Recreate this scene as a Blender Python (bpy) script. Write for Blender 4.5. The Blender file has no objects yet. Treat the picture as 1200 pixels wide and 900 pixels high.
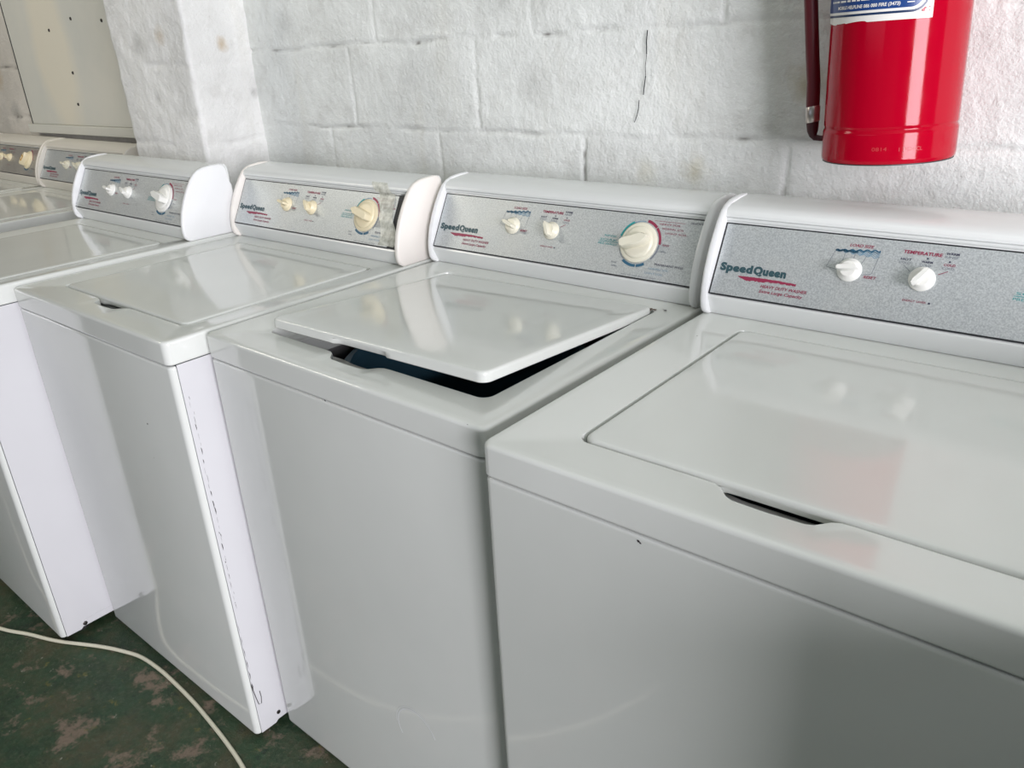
import bpy, bmesh, math, random
import numpy as np
from mathutils import Vector, Matrix, noise
random.seed(7)
PI = math.pi
R_ = math.radians
scn = bpy.context.scene
COL = scn.collection
H0 = 0.9107            # nominal height of a washer's top above the floor

# ------------------------------------------------------------------ camera
cam_d = bpy.data.cameras.new('camera'); cam = bpy.data.objects.new('camera', cam_d); COL.objects.link(cam)
CY, CP, CR = R_(39.660), R_(-23.335), R_(-3.011)
right = Vector((math.cos(CY), math.sin(CY), 0))
fwd = Vector((-math.sin(CY)*math.cos(CP), math.cos(CY)*math.cos(CP), math.sin(CP)))
up = right.cross(fwd)
r2 = math.cos(CR)*right + math.sin(CR)*up
u2 = -math.sin(CR)*right + math.cos(CR)*up
M = Matrix((r2, u2, -fwd)).transposed().to_4x4()
M.translation = Vector((0.5533, -0.6020, 0.4237 + H0))
cam.matrix_world = M
cam_d.sensor_width = 36; cam_d.lens = 36*924.96/1200
cam_d.clip_start = 0.02
scn.camera = cam

# ------------------------------------------------------------------ world, light, exposure
scn.view_settings.view_transform = 'Standard'; scn.view_settings.look = 'None'
scn.view_settings.gamma = 1; scn.view_settings.use_curve_mapping = False
scn.view_settings.exposure = 0.0
w = bpy.data.worlds.new('world'); scn.world = w; w.use_nodes = True
w.node_tree.nodes['Background'].inputs[0].default_value = (0.72, 0.82, 1.0, 1)
w.node_tree.nodes['Background'].inputs[1].default_value = 1.0

def area(name, loc, size, target, power, col):
    d = bpy.data.lights.new(name, 'AREA'); d.shape = 'RECTANGLE'; d.size, d.size_y = size
    d.energy = power; d.color = col
    o = bpy.data.objects.new(name, d); COL.objects.link(o); o.location = loc
    o.rotation_euler = (Vector(target)-Vector(loc)).to_track_quat('-Z', 'Y').to_euler()
    return o
# daylight entering by the doorway at the right end and the front window strip; added overhead fill lamps
area('door_daylight', (3.44, -1.85, 1.45), (1.7, 1.9), (0, -0.6, 1.2), 250, (0.97, 0.94, 1.0))
area('ceiling_fill_light', (0.0, 0.0, 2.72), (2.4, 0.2), (0.0, 0.0, 0), 5, (0.92, 1.0, 0.94))  # added fill from above for the washer tops and wall
area('ceiling_fill_light', (-3.2, -0.9, 2.72), (1.2, 0.25), (-3.0, 0.6, 0.9), 20, (1.0, 0.94, 0.82))  # added warm fill that brightens the board at the left

# ------------------------------------------------------------------ materials
def mat(name, col, rough=0.5, metal=0.0, spec=0.5, coat=0.0):
    m = bpy.data.materials.new(name); m.use_nodes = True
    b = m.node_tree.nodes['Principled BSDF']
    b.inputs['Base Color'].default_value = (*col, 1); b.inputs['Roughness'].default_value = rough
    b.inputs['Metallic'].default_value = metal; b.inputs['Specular IOR Level'].default_value = spec
    b.inputs['Coat Weight'].default_value = coat; b.inputs['Coat Roughness'].default_value = 0.04
    return m
def N(m, t, **k):
    n = m.node_tree.nodes.new(t)
    for a, v in k.items():
        if a.startswith('i_'): n.inputs[a[2:].replace('_', ' ')].default_value = v
        else: setattr(n, a, v)
    return n
def lk(m, a, b): m.node_tree.links.new(a, b)
def noise_n(m, scale, detail=4, rough=0.6, coord='Object', vec=None):
    n = N(m, 'ShaderNodeTexNoise'); n.inputs['Scale'].default_value = scale
    n.inputs['Detail'].default_value = detail; n.inputs['Roughness'].default_value = rough
    if vec is None:
        c = N(m, 'ShaderNodeTexCoord'); vec = c.outputs[coord]
    lk(m, vec, n.inputs['Vector']); return n.outputs['Fac']
def ramp(m, fac, stops):
    r = N(m, 'ShaderNodeValToRGB'); e = r.color_ramp.elements
    while len(e) < len(stops): e.new(0.5)
    for x, (p, c) in zip(e, stops):
        x.position = p; x.color = (*c, 1) if len(c) == 3 else c
    lk(m, fac, r.inputs[0]); return r.outputs[0]
def mixc(m, fac, a, b, mode='MIX'):
    n = N(m, 'ShaderNodeMix', data_type='RGBA', blend_type=mode)
    for s, v in ((n.inputs[0], fac), (n.inputs[6], a), (n.inputs[7], b)):
        if hasattr(v, 'is_linked'): lk(m, v, s)
        elif isinstance(v, (int, float)): s.default_value = v
        else: s.default_value = (*v, 1)
    return n.outputs[2]
def bump(m, h, strength, dist):
    n = N(m, 'ShaderNodeBump'); n.inputs['Strength'].default_value = strength; n.inputs['Distance'].default_value = dist
    lk(m, h, n.inputs['Height']); lk(m, n.outputs[0], bsdf(m).inputs['Normal']); return n
def bsdf(m): return m.node_tree.nodes['Principled BSDF']

def enamel(name, col, rough=0.09, var=0.05, wav=0.02):
    m = mat(name, col, rough, coat=0.25)
    f = noise_n(m, 3.0, 3)
    c = ramp(m, f, [(0.3, tuple(v*(1-var) for v in col)), (0.75, col)])
    lk(m, c, bsdf(m).inputs['Base Color'])
    f2 = noise_n(m, 9.0, 5)
    rr = ramp(m, f2, [(0.35, (rough*0.8,)*3), (0.8, (rough*1.6,)*3)])
    lk(m, rr, bsdf(m).inputs['Roughness'])
    bump(m, noise_n(m, 7.0, 1), wav, 0.01)
    return m
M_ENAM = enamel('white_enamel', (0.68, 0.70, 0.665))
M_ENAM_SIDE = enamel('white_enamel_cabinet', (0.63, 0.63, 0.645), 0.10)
M_PLAST = mat('white_console_plastic', (0.74, 0.76, 0.745), 0.22)
M_CAP = mat('white_end_cap_plastic', (0.82, 0.83, 0.83), 0.28)
M_CREAM = mat('cream_console_plastic', (0.86, 0.82, 0.765), 0.3)
M_AGED = mat('aged_console_plastic', (0.72, 0.69, 0.62), 0.3)
M_DARK = mat('dark_inside', (0.012, 0.022, 0.03), 0.5)
M_GASK = mat('black_edge', (0.02, 0.022, 0.025), 0.5)
M_CHIP = mat('chipped_paint', (0.035, 0.03, 0.03), 0.7)
M_RUST = mat('rusty_chip', (0.10, 0.06, 0.03), 0.8)
M_SCUFF = mat('pale_scuff', (0.74, 0.76, 0.76), 0.35)
M_RUBBER = mat('black_rubber', (0.02, 0.02, 0.02), 0.7)
M_TUB = mat('tub_enamel', (0.07, 0.17, 0.24), 0.25)
def brushed(name, c1, c2, dust):
    m = mat(name, c1, 0.40, 0.55)
    f = noise_n(m, 420.0, 2, 0.7)
    c = ramp(m, f, [(0.36, c2), (0.62, c1)])
    f3 = noise_n(m, 7.0, 4)
    c = mixc(m, ramp(m, f3, [(0.45, (0, 0, 0)), (0.75, (dust,)*3)]), c, (0.72, 0.70, 0.62))
    lk(m, c, bsdf(m).inputs['Base Color'])
    lk(m, ramp(m, f, [(0.3, (0.38,)*3), (0.7, (0.52,)*3)]), bsdf(m).inputs['Roughness'])
    bump(m, f, 0.15, 0.0006)
    return m
M_PANEL = brushed('speckled_silver_panel', (0.66, 0.69, 0.69), (0.47, 0.50, 0.51), 0.22)
M_PANEL_AGED = brushed('dusty_silver_panel', (0.50, 0.48, 0.44), (0.34, 0.33, 0.31), 0.6)
M_KW = mat('white_knob_plastic', (0.83, 0.83, 0.78), 0.3)
M_KC = mat('cream_knob_plastic', (0.80, 0.77, 0.63), 0.32)
M_KY = mat('yellowed_knob_plastic', (0.80, 0.71, 0.49), 0.35)
M_TEAL_D = mat('dark_teal_print', (0.035, 0.085, 0.10), 0.4)
M_MAROON = mat('maroon_print', (0.29, 0.03, 0.075), 0.4)
M_TEAL = mat('teal_print', (0.03, 0.33, 0.34), 0.4)
M_BLUE = mat('blue_print', (0.03, 0.12, 0.20), 0.4)
M_BLUE_L = mat('light_blue_print', (0.22, 0.35, 0.45), 0.4)
M_INK = mat('dark_print', (0.05, 0.05, 0.09), 0.4)
M_GREYP = mat('grey_print', (0.22, 0.24, 0.28), 0.4)
M_ORANGE = mat('orange_knob_cap', (0.55, 0.30, 0.04), 0.4)
M_SCREW = mat('dark_screw', (0.06, 0.055, 0.05), 0.45, 0.8)

# ------------------------------------------------------------------ object helpers
def link(name, mesh, parent=None):
    o = bpy.data.objects.new(name, mesh); COL.objects.link(o)
    if parent: o.parent = parent
    return o
def empty(name, loc, rz=0, label=None, cat=None, group=None):
    o = bpy.data.objects.new(name, None); COL.objects.link(o); o.empty_display_size = 0.1
    o.location = loc; o.rotation_euler = (0, 0, rz)
    tag(o, label, cat, group); return o
def tag(o, label=None, cat=None, group=None, kind=None):
    if label: o['label'] = label
    if cat: o['category'] = cat
    if group: o['group'] = group
    if kind: o['kind'] = kind
    return o
class MB:
    """collects vertices and faces with per-face materials"""
    def __init__(s): s.v = []; s.f = []; s.m = []; s.mats = []
    def mi(s, m):
        if m not in s.mats: s.mats.append(m)
        return s.mats.index(m)
    def face(s, idx, m): s.f.append(list(idx)); s.m.append(s.mi(m))
    def add(s, pts):
        b = len(s.v); s.v.extend([tuple(p) for p in pts]); return b
    def poly(s, pts, m):
        b = s.add(pts); s.face(range(b, b+len(pts)), m)
    def bridge(s, a, b, n, m, closed=True):
        for i in range(n if closed else n-1):
            j = (i+1) % n; s.face((a+i, a+j, b+j, b+i), m)
    def rings(s, rings, m, cap0=True, cap1=True):
        n = len(rings[0]); st = [s.add(r) for r in rings]
        for a, b in zip(st, st[1:]): s.bridge(a, b, n, m)
        if cap0: s.face([st[0]+i for i in range(n)][::-1], m)
        if cap1: s.face([st[-1]+i for i in range(n)], m)
        return st
    def lathe(s, prof, seg, m, T=None, cap0=True, cap1=True):
        T = T or (lambda p: p)
        rs = [[T((r*math.cos(2*PI*i/seg), r*math.sin(2*PI*i/seg), z)) for i in range(seg)] for r, z in prof]
        return s.rings(rs, m, cap0, cap1)
    def box(s, c, d, m, T=None, rz=0):
        T = T or (lambda p: p); pts = []
        for z in (-1, 1):
            for x, y in ((-1, -1), (1, -1), (1, 1), (-1, 1)):
                px, py = x*d[0]/2, y*d[1]/2
                pts.append(T((c[0]+px*math.cos(rz)-py*math.sin(rz), c[1]+px*math.sin(rz)+py*math.cos(rz), c[2]+z*d[2]/2)))
        b = s.add(pts)
        for f in ((0, 3, 2, 1), (4, 5, 6, 7), (0, 1, 5, 4), (1, 2, 6, 5), (2, 3, 7, 6), (3, 0, 4, 7)):
            s.face([b+i for i in f], m)
    def mesh(s, name, smooth=35, weld=False):
        me = bpy.data.meshes.new(name); me.from_pydata(s.v, [], s.f)
        for m in s.mats: me.materials.append(m)
        for p, i in zip(me.polygons, s.m): p.material_index = i
        bm = bmesh.new(); bm.from_mesh(me)
        if weld: bmesh.ops.remove_doubles(bm, verts=bm.verts, dist=1e-5)
        bmesh.ops.recalc_face_normals(bm, faces=bm.faces)
        if smooth:
            for f in bm.faces: f.smooth = True
            for e in bm.edges:
                if len(e.link_faces) == 2:
                    if e.calc_face_angle(0) > R_(smooth): e.smooth = False
        bm.to_mesh(me); bm.free(); me.update(); return me
    def build(s, name, parent=None, smooth=35, weld=False, bevel=0, seg=2):
        o = link(name, s.mesh(name, smooth, weld), parent)
        if bevel:
            b = o.modifiers.new('bevel', 'BEVEL'); b.width = bevel; b.segments = seg; b.limit_method = 'ANGLE'; b.angle_limit = R_(35)
            b.harden_normals = False
        return o

def ring_rect(x0, x1, y0, y1, r, z, front, nseg=6, my=6, mx=6):
    """rounded rectangle ring; front = list of (x, y) points along the front edge, left to right"""
    pts = [(min(max(x, x0+r), x1-r), y, z) for x, y in front]
    def arc(cx, cy, a0):
        return [(cx+r*math.cos(a0+PI/2*i/nseg), cy+r*math.sin(a0+PI/2*i/nseg), z) for i in range(nseg+1)]
    pts += arc(x1-r, y0+r, -PI/2)
    pts += [(x1, y0+r+(y1-y0-2*r)*i/my, z) for i in range(1, my)]
    pts += arc(x1-r, y1-r, 0)
    pts += [(x1-r-(x1-x0-2*r)*i/mx, y1, z) for i in range(1, mx)]
    pts += arc(x0+r, y1-r, PI/2)
    pts += [(x0, y1-r-(y1-y0-2*r)*i/my, z) for i in range(1, my)]
    pts += arc(x0+r, y0+r, PI)
    return pts

# ------------------------------------------------------------------ washer geometry (top surface at z = 0, front at y = 0)
W = 0.65; HC = 0.0424; HB = 0.8907; DEP = 0.70
OX0, OX1, OY0, OY1 = 0.088, 0.590, 0.072, 0.515     # lid opening
NOTCH = [(0.250, .0), (0.262, .001), (0.270, .005), (0.282, .018), (0.290, .0215), (0.325, .023), (0.362, .0215), (0.370, .018), (0.381, .005), (0.389, .001), (0.400, .0)]
XS = [OX0+0.018, 0.15, 0.20] + [n[0] for n in NOTCH] + [0.45, 0.52, OX1-0.018]
ND = [0, 0, 0] + [n[1] for n in NOTCH] + [0, 0, 0]
CACHE = {}
def cached(key, fn):
    if key not in CACHE: CACHE[key] = fn()
    return CACHE[key]

def top_mesh(rust):
    mb = MB()
    def outer(ins, z, r=0.014):
        x0, x1, y0 = ins, W-ins, ins
        return ring_rect(x0, x1, y0, DEP-ins*0.2, max(r-ins*0.3, .003), z, [(x, y0) for x in XS])
    rr = 0.0055; rings = [outer(0.0015, -HC-0.0005), outer(0, -HC+0.0015), outer(0, -HC+0.0030), outer(0, -rr-0.0012), outer(0, -rr)]
    for i in range(1, 6):
        a = PI/2*i/5; rings.append(outer(rr*(1-math.cos(a)), -rr+rr*math.sin(a)))
    st = mb.rings(rings, M_ENAM, False, False)
    x_ = mb.add(outer(rr+.0012, 0.0001)); mb.bridge(st[-1], x_, len(rings[0]), M_ENAM); st.append(x_)
    # a faint raised rim just inside the rounded edge, then the flat top
    r1 = outer(0.014, 0.0001); r2_ = outer(0.018, -0.0006)
    a = mb.add(r1); b = mb.add(r2_); n = len(r1)
    mb.bridge(st[-1], a, n, M_ENAM); mb.bridge(a, b, n, M_ENAM)
    def inner(off, z, dn=1.0, r=0.016):
        x0, x1, y0, y1 = OX0-off, OX1+off, OY0-off, OY1+off
        return ring_rect(x0, x1, y0, y1, max(r+off, .004), z, [(x, y0-d*dn) for x, d in zip(XS, ND)])
    ri = [inner(0.0040, -0.0006), inner(0.0012, -0.0014), inner(0, -0.0045), inner(0, -0.021), inner(-0.003, -0.023, 0.95), inner(-0.022, -0.024, 0.3), inner(-0.026, -0.028, 0.1), inner(-0.028, -0.06, 0)]
    prev = b
    for k, r in enumerate(ri):
        c = mb.add(r); mb.bridge(prev, c, n, M_ENAM); prev = c
    # paint chips on the front edge, hinge rust
    def chip(x, y, z, s, m, ax):
        p = []
        for k in range(6):
            a = k*PI/3; q = s*(0.6+0.6*random.random())
            if ax == 'z': p.append((x+q*math.cos(a), y+q*math.sin(a), z+0.0006))
            else: p.append((x+q*math.cos(a), y-0.0006, z+q*math.sin(a)*0.7))
        mb.poly(p, m)
    for x, z, s in rust.get('front', []): chip(x, 0.0022, z, s, M_CHIP, 'y')
    for x, y, s in rust.get('top', []): chip(x, y, 0.0, s, M_CHIP, 'z')
    for x, y, s in rust.get('rust', []): chip(x, y, 0.0, s, M_RUST, 'z')
    return mb.mesh('top_panel', 40)

def lid_mesh():
    mb = MB(); g = 0.0045
    x0, x1, y0, y1 = OX0+g, OX1-g, OY0+g, OY1-g
    xs = [x0+0.016] + XS[1:-1] + [x1-0.016]
    def ring(ins, z, lip=0.0):
        f = []
        for x in xs:
            d = lip*max(0, min(1, (0.062-abs(x-0.325))/0.008))
            f.append((x, y0+ins+d))
        return ring_rect(x0+ins, x1-ins, y0+ins, y1-ins, 0.014, z, f)
    t = 0.0165
    rr = [ring(0.010, -t+.0045), ring(0.008, -t), ring(0.0015, -t, 0.006), ring(0, -t+0.0015, 0.006), ring(0, -0.0075, 0.006), ring(0, -0.0065, 0.0006), ring(0, -0.004)]
    for i in range(1, 5):
        a = PI/2*i/4; rr.append(ring(0.004*(1-math.cos(a)), -0.004+0.0045*math.sin(a)))
    rr += [ring(0.0052, 0.0006), ring(0.012, 0.0009), ring(0.030, 0.0002)]
    mb.rings(rr, M_ENAM)
    return mb.mesh('lid', 45)

def front_mesh(marks):
    mb = MB()
    def ring(ins, z):
        r = 0.011; x0, x1, y0, yb = 0.001+ins, W-0.001-ins, 0.002+ins, 0.0135
        p = [(x0, yb, z)]
        p += [(x0+r-r*math.cos(PI/2*i/5), y0+r-r*math.sin(PI/2*i/5) if y0+r < yb else y0+(yb-y0)*(1-math.sin(PI/2*i/5)), z) for i in range(6)]
        p += [(x1-r+r*math.sin(PI/2*i/5), y0+(yb-y0)*(1-math.cos(PI/2*i/5)), z) for i in range(6)]
        p += [(x1, yb, z)]
        return p
    zt = -HC-0.0032
    rr = [ring(0.004, -HB), ring(0.001, -HB+0.002), ring(0, -HB+0.006), ring(0, -HB+0.008), ring(0, zt-0.0065), ring(0, zt-0.005)]
    for i in range(1, 4):
        a = PI/2*i/3; rr.append(ring(0.004*(1-math.cos(a)), zt-0.005+0.005*math.sin(a)))
    mb.rings(rr, M_ENAM)
    for x, z, s in marks.get('chip', []):
        mb.poly([(x+s*math.cos(a)*(.7+.5*random.random()), 0.0014, z+s*math.sin(a)*(.6+.5*random.random())) for a in [k*PI/3 for k in range(6)]], M_CHIP)
    for x, z, r, wd, a0, a1 in marks.get('ring', []):
        n = 28
        for k in range(n):
            t0 = a0+(a1-a0)*k/n; t1 = a0+(a1-a0)*(k+1)/n
            mb.poly([(x+r*math.cos(t0), 0.0016, z+r*math.sin(t0)), (x+r*math.cos(t1), 0.0016, z+r*math.sin(t1)), (x+(r+wd)*math.cos(t1), 0.0016, z+(r+wd)*math.sin(t1)), (x+(r+wd)*math.cos(t0), 0.0016, z+(r+wd)*math.sin(t0))], M_SCUFF)
    return mb.mesh('front_panel', 40)

def cabinet_mesh(marks):
    mb = MB()
    x0, x1, y0, y1 = 0.001, W-0.001, 0.0148, DEP
    # sides with the cut-up lower edge behind the front foot
    prof = [(y0, -HB+0.0005), (y0+0.035, -HB), (y0+0.042, -HB+0.005), (y1-0.05, -HB+0.005), (y1, -HB), (y1, -HC-0.002), (y0, -HC-0.002)]
    for x, s in ((x0, 1), (x1, -1)):
        A = mb.add([(x, y, z) for y, z in prof]); B = mb.add([(x+s*0.002, y, z) for y, z in prof]); n = len(prof)
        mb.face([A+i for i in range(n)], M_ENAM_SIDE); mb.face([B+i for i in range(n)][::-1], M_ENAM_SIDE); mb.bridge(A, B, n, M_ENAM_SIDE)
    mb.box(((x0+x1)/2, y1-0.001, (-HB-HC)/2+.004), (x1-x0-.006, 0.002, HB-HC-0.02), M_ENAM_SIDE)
    mb.box(((x0+x1)/2, (y0+y1)/2, -HB+0.022), (x1-x0-.006, y1-y0-.008, 0.003), M_DARK)
    if marks.get('side_chips'):
        rnd = random.Random(3)
        y = 0.0245
        z = -0.105
        while z > -0.56:
            l = 0.004+0.016*rnd.random(); wd = 0.0002+0.0009*rnd.random()**2; yy = y-0.004*(-z-0.1)/0.45+rnd.uniform(-.0022, .0022)
            q = [(x1+0.0006, yy-wd, z), (x1+0.0006, yy+wd*0.6, z-l*0.2), (x1+0.0006, yy+wd, z-l*0.6), (x1+0.0006, yy-wd*.3, z-l)]
            mb.poly(q, M_CHIP)
            z -= l*(0.7+0.9*rnd.random())
        for k in range(6):
            yy = 0.0175+rnd.random()*.002
            zz = -0.60-0.03*k
            mb.poly([(x1+0.0006, 0.0158, zz), (x1+0.0006, 0.0166+.0003*k, zz-0.012), (x1+0.0006, 0.0164, zz-0.026)], M_CHIP)
        # hooked scratch near the foot
        pts = [(0.0140, -0.755), (0.0185, -0.795), (0.0215, -0.815), (0.0275, -0.817), (0.0300, -0.800), (0.0290, -0.784)]
        for (a, b), (c, d) in zip(pts, pts[1:]):
            mb.poly([(x1+.0006, a-.0008, b), (x1+.0006, a+.0009, b), (x1+.0006, c+.0009, d), (x1+.0006, c-.0008, d)], M_CHIP)
    return mb.mesh('cabinet', 30)

CAP = [(.556, 0), (.547, .006), (.5425, .014), (.541, .028), (.543, .048), (.549, .073), (.560, .100), (.574, .126), (.588, .147), (.600, .161), (.612, .169), (.628, .174), (.652, .1765), (.674, .1765), (.686, .173), (.691, .165), (.6925, .150), (.695, .130), (.700, .122), (.700, 0)]
def cap_mesh(side, mt):
    mb = MB(); th = 0.0118
    xo = 0.0025 if side == 0 else W-0.0025; s = 1 if side == 0 else -1
    cy_, cz = 0.63, 0.08
    def ring(x, ins):
        return [(x, y+(cy_-y)*ins/0.1, max(0.0004, z+(cz-z)*ins/0.1)) for y, z in CAP]
    mb.rings([ring(xo, 0.0055), ring(xo+s*0.0008, 0.0025), ring(xo+s*0.003, 0.0004), ring(xo+s*0.005, 0), ring(xo+s*(th-.002), 0), ring(xo+s*th, 0.0015)], mt)
    return mb.mesh('end_cap', 50)
PB = Vector((0, .5487, .0368)); PT = Vector((0, .6040, .1413))
PD = (PT-PB); PL = PD.length; PD.normalize(); PN = Vector((0, -PD.z, PD.y))
VS = PL/0.1365
def cp(u, v, h=0.0):          # v measured on the scale of the measured panel
    p = PB + PD*(v*VS) + PN*h
    return (u, p.y, p.z)
HOUS = [(.563, 0.0004), (.5605, .004), (.5490, .028), (.5480, .0325), (.5500, .0355), (.5535, .0362), (.6075, .1400), (.6040, .1432), (.6010, .1465), (.6005, .1495), (.6025, .1502), (.5985, .1520), (.5985, .156), (.6015, .1610), (.607, .1650), (.616, .1690), (.650, .1730), (.684, .1748), (.693, .1730), (.698, .166), (.700, .15), (.700, .0004)]
def housing_mesh(mt):
    mb = MB(); x0, x1 = 0.0120, W-0.0120
    A = mb.add([(x0, y, z) for y, z in HOUS]); B = mb.add([(x1, y, z) for y, z in HOUS]); n = len(HOUS)
    mb.bridge(A, B, n, mt); mb.face([A+i for i in range(n)], mt); mb.face([B+i for i in range(n)], mt)
    return mb.mesh('console', 28)
def panel_mesh(mt, gap=0.0):
    mb = MB()
    T = lambda p: cp(p[0], p[1]/VS, p[2])
    x1 = W-0.0140-gap
    mb.box(((0.0140+x1)/2, PL/2, 0.0002), (x1-0.0140, PL-0.0004, 0.0016), M_GASK, T)
    mb.box(((0.0155+x1)/2, PL/2, 0.0008), (x1-0.0195, PL-0.0044, 0.0024), mt, T)
    if gap: mb.box((W-0.0140-gap/2, PL/2, -0.0005), (gap, PL-.001, 0.002), M_GASK, T)
    # bright trim bead along the upper edge
    mb.box(((0.0140+x1)/2, PL+0.0008, 0.001), (x1-0.0140, 0.0014, 0.002), M_PLAST, T)
    return mb.mesh('control_panel', 30)

def text_pts(body, size, shear=0.0, offset=0.0, align='LEFT', xs=1.0, space=1.0):
    c = bpy.data.curves.new('t', 'FONT'); c.body = body; c.size = size; c.shear = shear; c.offset = offset
    c.align_x = align; c.resolution_u = 3; c.space_character = space
    o = bpy.data.objects.new('t', c); COL.objects.link(o)
    dg = bpy.context.evaluated_depsgraph_get(); me = bpy.data.meshes.new_from_object(o.evaluated_get(dg))
    v = [(q.co.x*xs, q.co.y) for q in me.vertices]; f = [list(p.vertices) for p in me.polygons]
    bpy.data.objects.remove(o); bpy.data.curves.remove(c); bpy.data.meshes.remove(me)
    return v, f
def put_text(mb, m, body, u, v, size, fit=None, h=0.0024, T=None, **k):
    vs, fs = text_pts(body, size, **k)
    if not vs: return
    if fit:
        x0 = min(a[0] for a in vs); x1 = max(a[0] for a in vs); s = fit/(x1-x0)
        vs = [((a[0]-x0)*s, a[1]) for a in vs]
    T = T or (lambda a, b: cp(a, b/VS, h))
    b = mb.add([T(u+a[0], v*(VS if T.__name__ == '<lambda>' else 1)+a[1]) for a in vs])
    for f in fs: mb.face([b+i for i in f], m)
def strip(mb, m, pts, wd, h=0.0024):
    for (a, b), (c, d) in zip(pts, pts[1:]):
        dx, dy = c-a, (d-b)*VS; L = math.hypot(dx, dy) or 1; nx, ny = -dy/L*wd/2, dx/L*wd/2/VS
        mb.poly([cp(a+nx, b+ny, h), cp(a-nx, b-ny, h), cp(c-nx, d-ny, h), cp(c+nx, d+ny, h)], m)
def arc(mb, m, u, v, r0, r1, a0, a1, h=0.0024, n=16):
    for i in range(n):
        t0, t1 = R_(a0+(a1-a0)*i/n), R_(a0+(a1-a0)*(i+1)/n)
        P = lambda r, t: cp(u+r*math.sin(t), v+r*math.cos(t)/VS, h)
        mb.poly([P(r0, t0), P(r0, t1), P(r1, t1), P(r1, t0)], m)
K1 = (.2206, .0760); K2 = (.3182, .0760); K3 = (.5150, .0745)

def logo_mesh():
    mb = MB()
    put_text(mb, M_TEAL_D, 'Speed', .0240, .0475, .0165, fit=.054, offset=.0010, space=1.12)
    put_text(mb, M_TEAL_D, 'Queen', .0795, .0475, .0165, fit=.052, offset=.0010, space=1.12)
    return mb.mesh('logo_lettering', 0)
def stroke_mesh():
    mb = MB(); rnd = random.Random(5); top = []; bot = []
    n = 40
    for i in range(n+1):
        t = i/n; u = .056+.094*t
        th = .0075*(min(1, t*6)**.7)*(1-.75*t)
        c = .0375-.001*t+.0015*math.sin(PI*t)
        top.append((u, c+.0025+rnd.uniform(0, .0008)*t)); bot.append((u, c+.0025-th-rnd.uniform(0, .0022)*(t > .1)))
    for i in range(n):
        a, b, c, d = top[i], top[i+1], bot[i+1], bot[i]
        mb.poly([cp(*a, .0024), cp(*b, .0024), cp(*c, .0024), cp(*d, .0024)], M_MAROON)
    return mb.mesh('brush_stroke', 0)
def print_meshes():
    it = dict(shear=.25, offset=.0001); out = []
    def new(n):
        m = MB(); out.append((n, m)); return m
    mb = new('model_legend')
    put_text(mb, M_MAROON, 'HEAVY DUTY WASHER', .0965, .0245, .0068, fit=.072, **it)
    put_text(mb, M_MAROON, 'Extra Large Capacity', .0965, .0155, .0068, fit=.068, **it)
    mb = new('load_size_legend')
    put_text(mb, M_MAROON, 'LOAD SIZE', .212, .1165, .0060, fit=.034, **it)
    # water level waves
    for j in range(5):
        pts = []
        for i in range(29):
            u = .194+.062*i/28
            pts.append((u, .1075-.0030*(j-2)*(i/28)+.0016*math.sin(i*1.35+j*.5)))
        strip(mb, M_BLUE if j < 2 else M_BLUE_L, pts if j else pts[:], .0010 if j else .0020)
    strip(mb, M_BLUE, [(.194, .108), (.200, .1065), (.204, .1095), (.209, .1062), (.214, .109), (.220, .1065), (.226, .108)], .0026)
    for pts in ([(.1935, .106), (.1865, .0775), (.203, .0745)], [(.2085, .104), (.207, .086)], [(.2225, .104), (.222, .094)], [(.239, .103), (.234, .087)], [(.2555, .104), (.2515, .074), (.236, .070)]):
        strip(mb, M_GREYP, pts, .0006)
    put_text(mb, M_MAROON, 'RESET', .2415, .0655, .0056, fit=.018, **it)
    mb = new('temperature_legend')
    put_text(mb, M_MAROON, 'TEMPERATURE', .286, .1150, .0066, fit=.050, offset=.0002, shear=.1)
    put_text(mb, M_INK, 'WARM', .3395, .1195, .0048, fit=.0165, offset=.0001)
    put_text(mb, M_GREYP, 'RINSE', .3395, .1140, .0048, fit=.0165)
    for k, (u, a, b, c) in enumerate(((.2845, 'HOT', 'COLD', M_INK), (.3115, 'WARM', 'COLD', M_INK), (.3400, 'COLD', 'COLD', M_MAROON))):
        put_text(mb, c, a, u, .1035-.001*k, .0045, fit=.0145, offset=.0001)
        put_text(mb, M_GREYP, b, u-.001, .0980-.001*k, .0045, fit=.0145)
    for u, v in ((.3185, .1100), (.3465, .1085)): arc(mb, M_INK, u, v, 0, .0013, 0, 360, n=8)
    strip(mb, M_GREYP, [(.2905, .0955), (.3005, .0860)], .0007); strip(mb, M_MAROON, [(.3475, .0930), (.3365, .0865)], .0008)
    strip(mb, M_GREYP, [(.3192, .0955), (.3190, .0935)], .0006)
    mb = new('energy_saver_legend')
    put_text(mb, M_MAROON, 'ENERGY SAVER', .3005, .0375, .0044, fit=.0305)
    mb.poly([cp(.3335, .0375, .0024), cp(.3362, .0375, .0024), cp(.3362, .0405, .0024), cp(.3335, .0405, .0024)], M_INK)
    mb = new('timer_legend')
    u, v = K3
    arc(mb, M_TEAL, u, v, .0390, .0430, -78, -28); arc(mb, M_BLUE_L, u, v, .0390, .0405, -28, 5)
    arc(mb, M_BLUE_L, u, v, .0390, .0425, -95, -80, n=4)
    arc(mb, M_MAROON, u, v, .0390, .0440, 10, 42); arc(mb, M_MAROON, u, v, .0390, .0435, 44, 88)
    arc(mb, M_GREYP, u, v, .0390, .0420, 89, 130); arc(mb, M_BLUE, u, v, .0390, .0440, 150, 172); arc(mb, M_BLUE, u, v, .0390, .0440, 175, 215)
    arc(mb, M_GREYP, u, v, .0390, .0400, 216, 250)
    for i, t in enumerate(('HEAVY SOIL', 'NORMAL SOIL', 'LIGHT SOIL')):
        put_text(mb, M_MAROON, t, .546+.008*i, .1165-.0088*i, .0048, fit=.042)
    strip(mb, M_MAROON, [(.535, .1240), (.595, .1240)], .0006)
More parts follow.
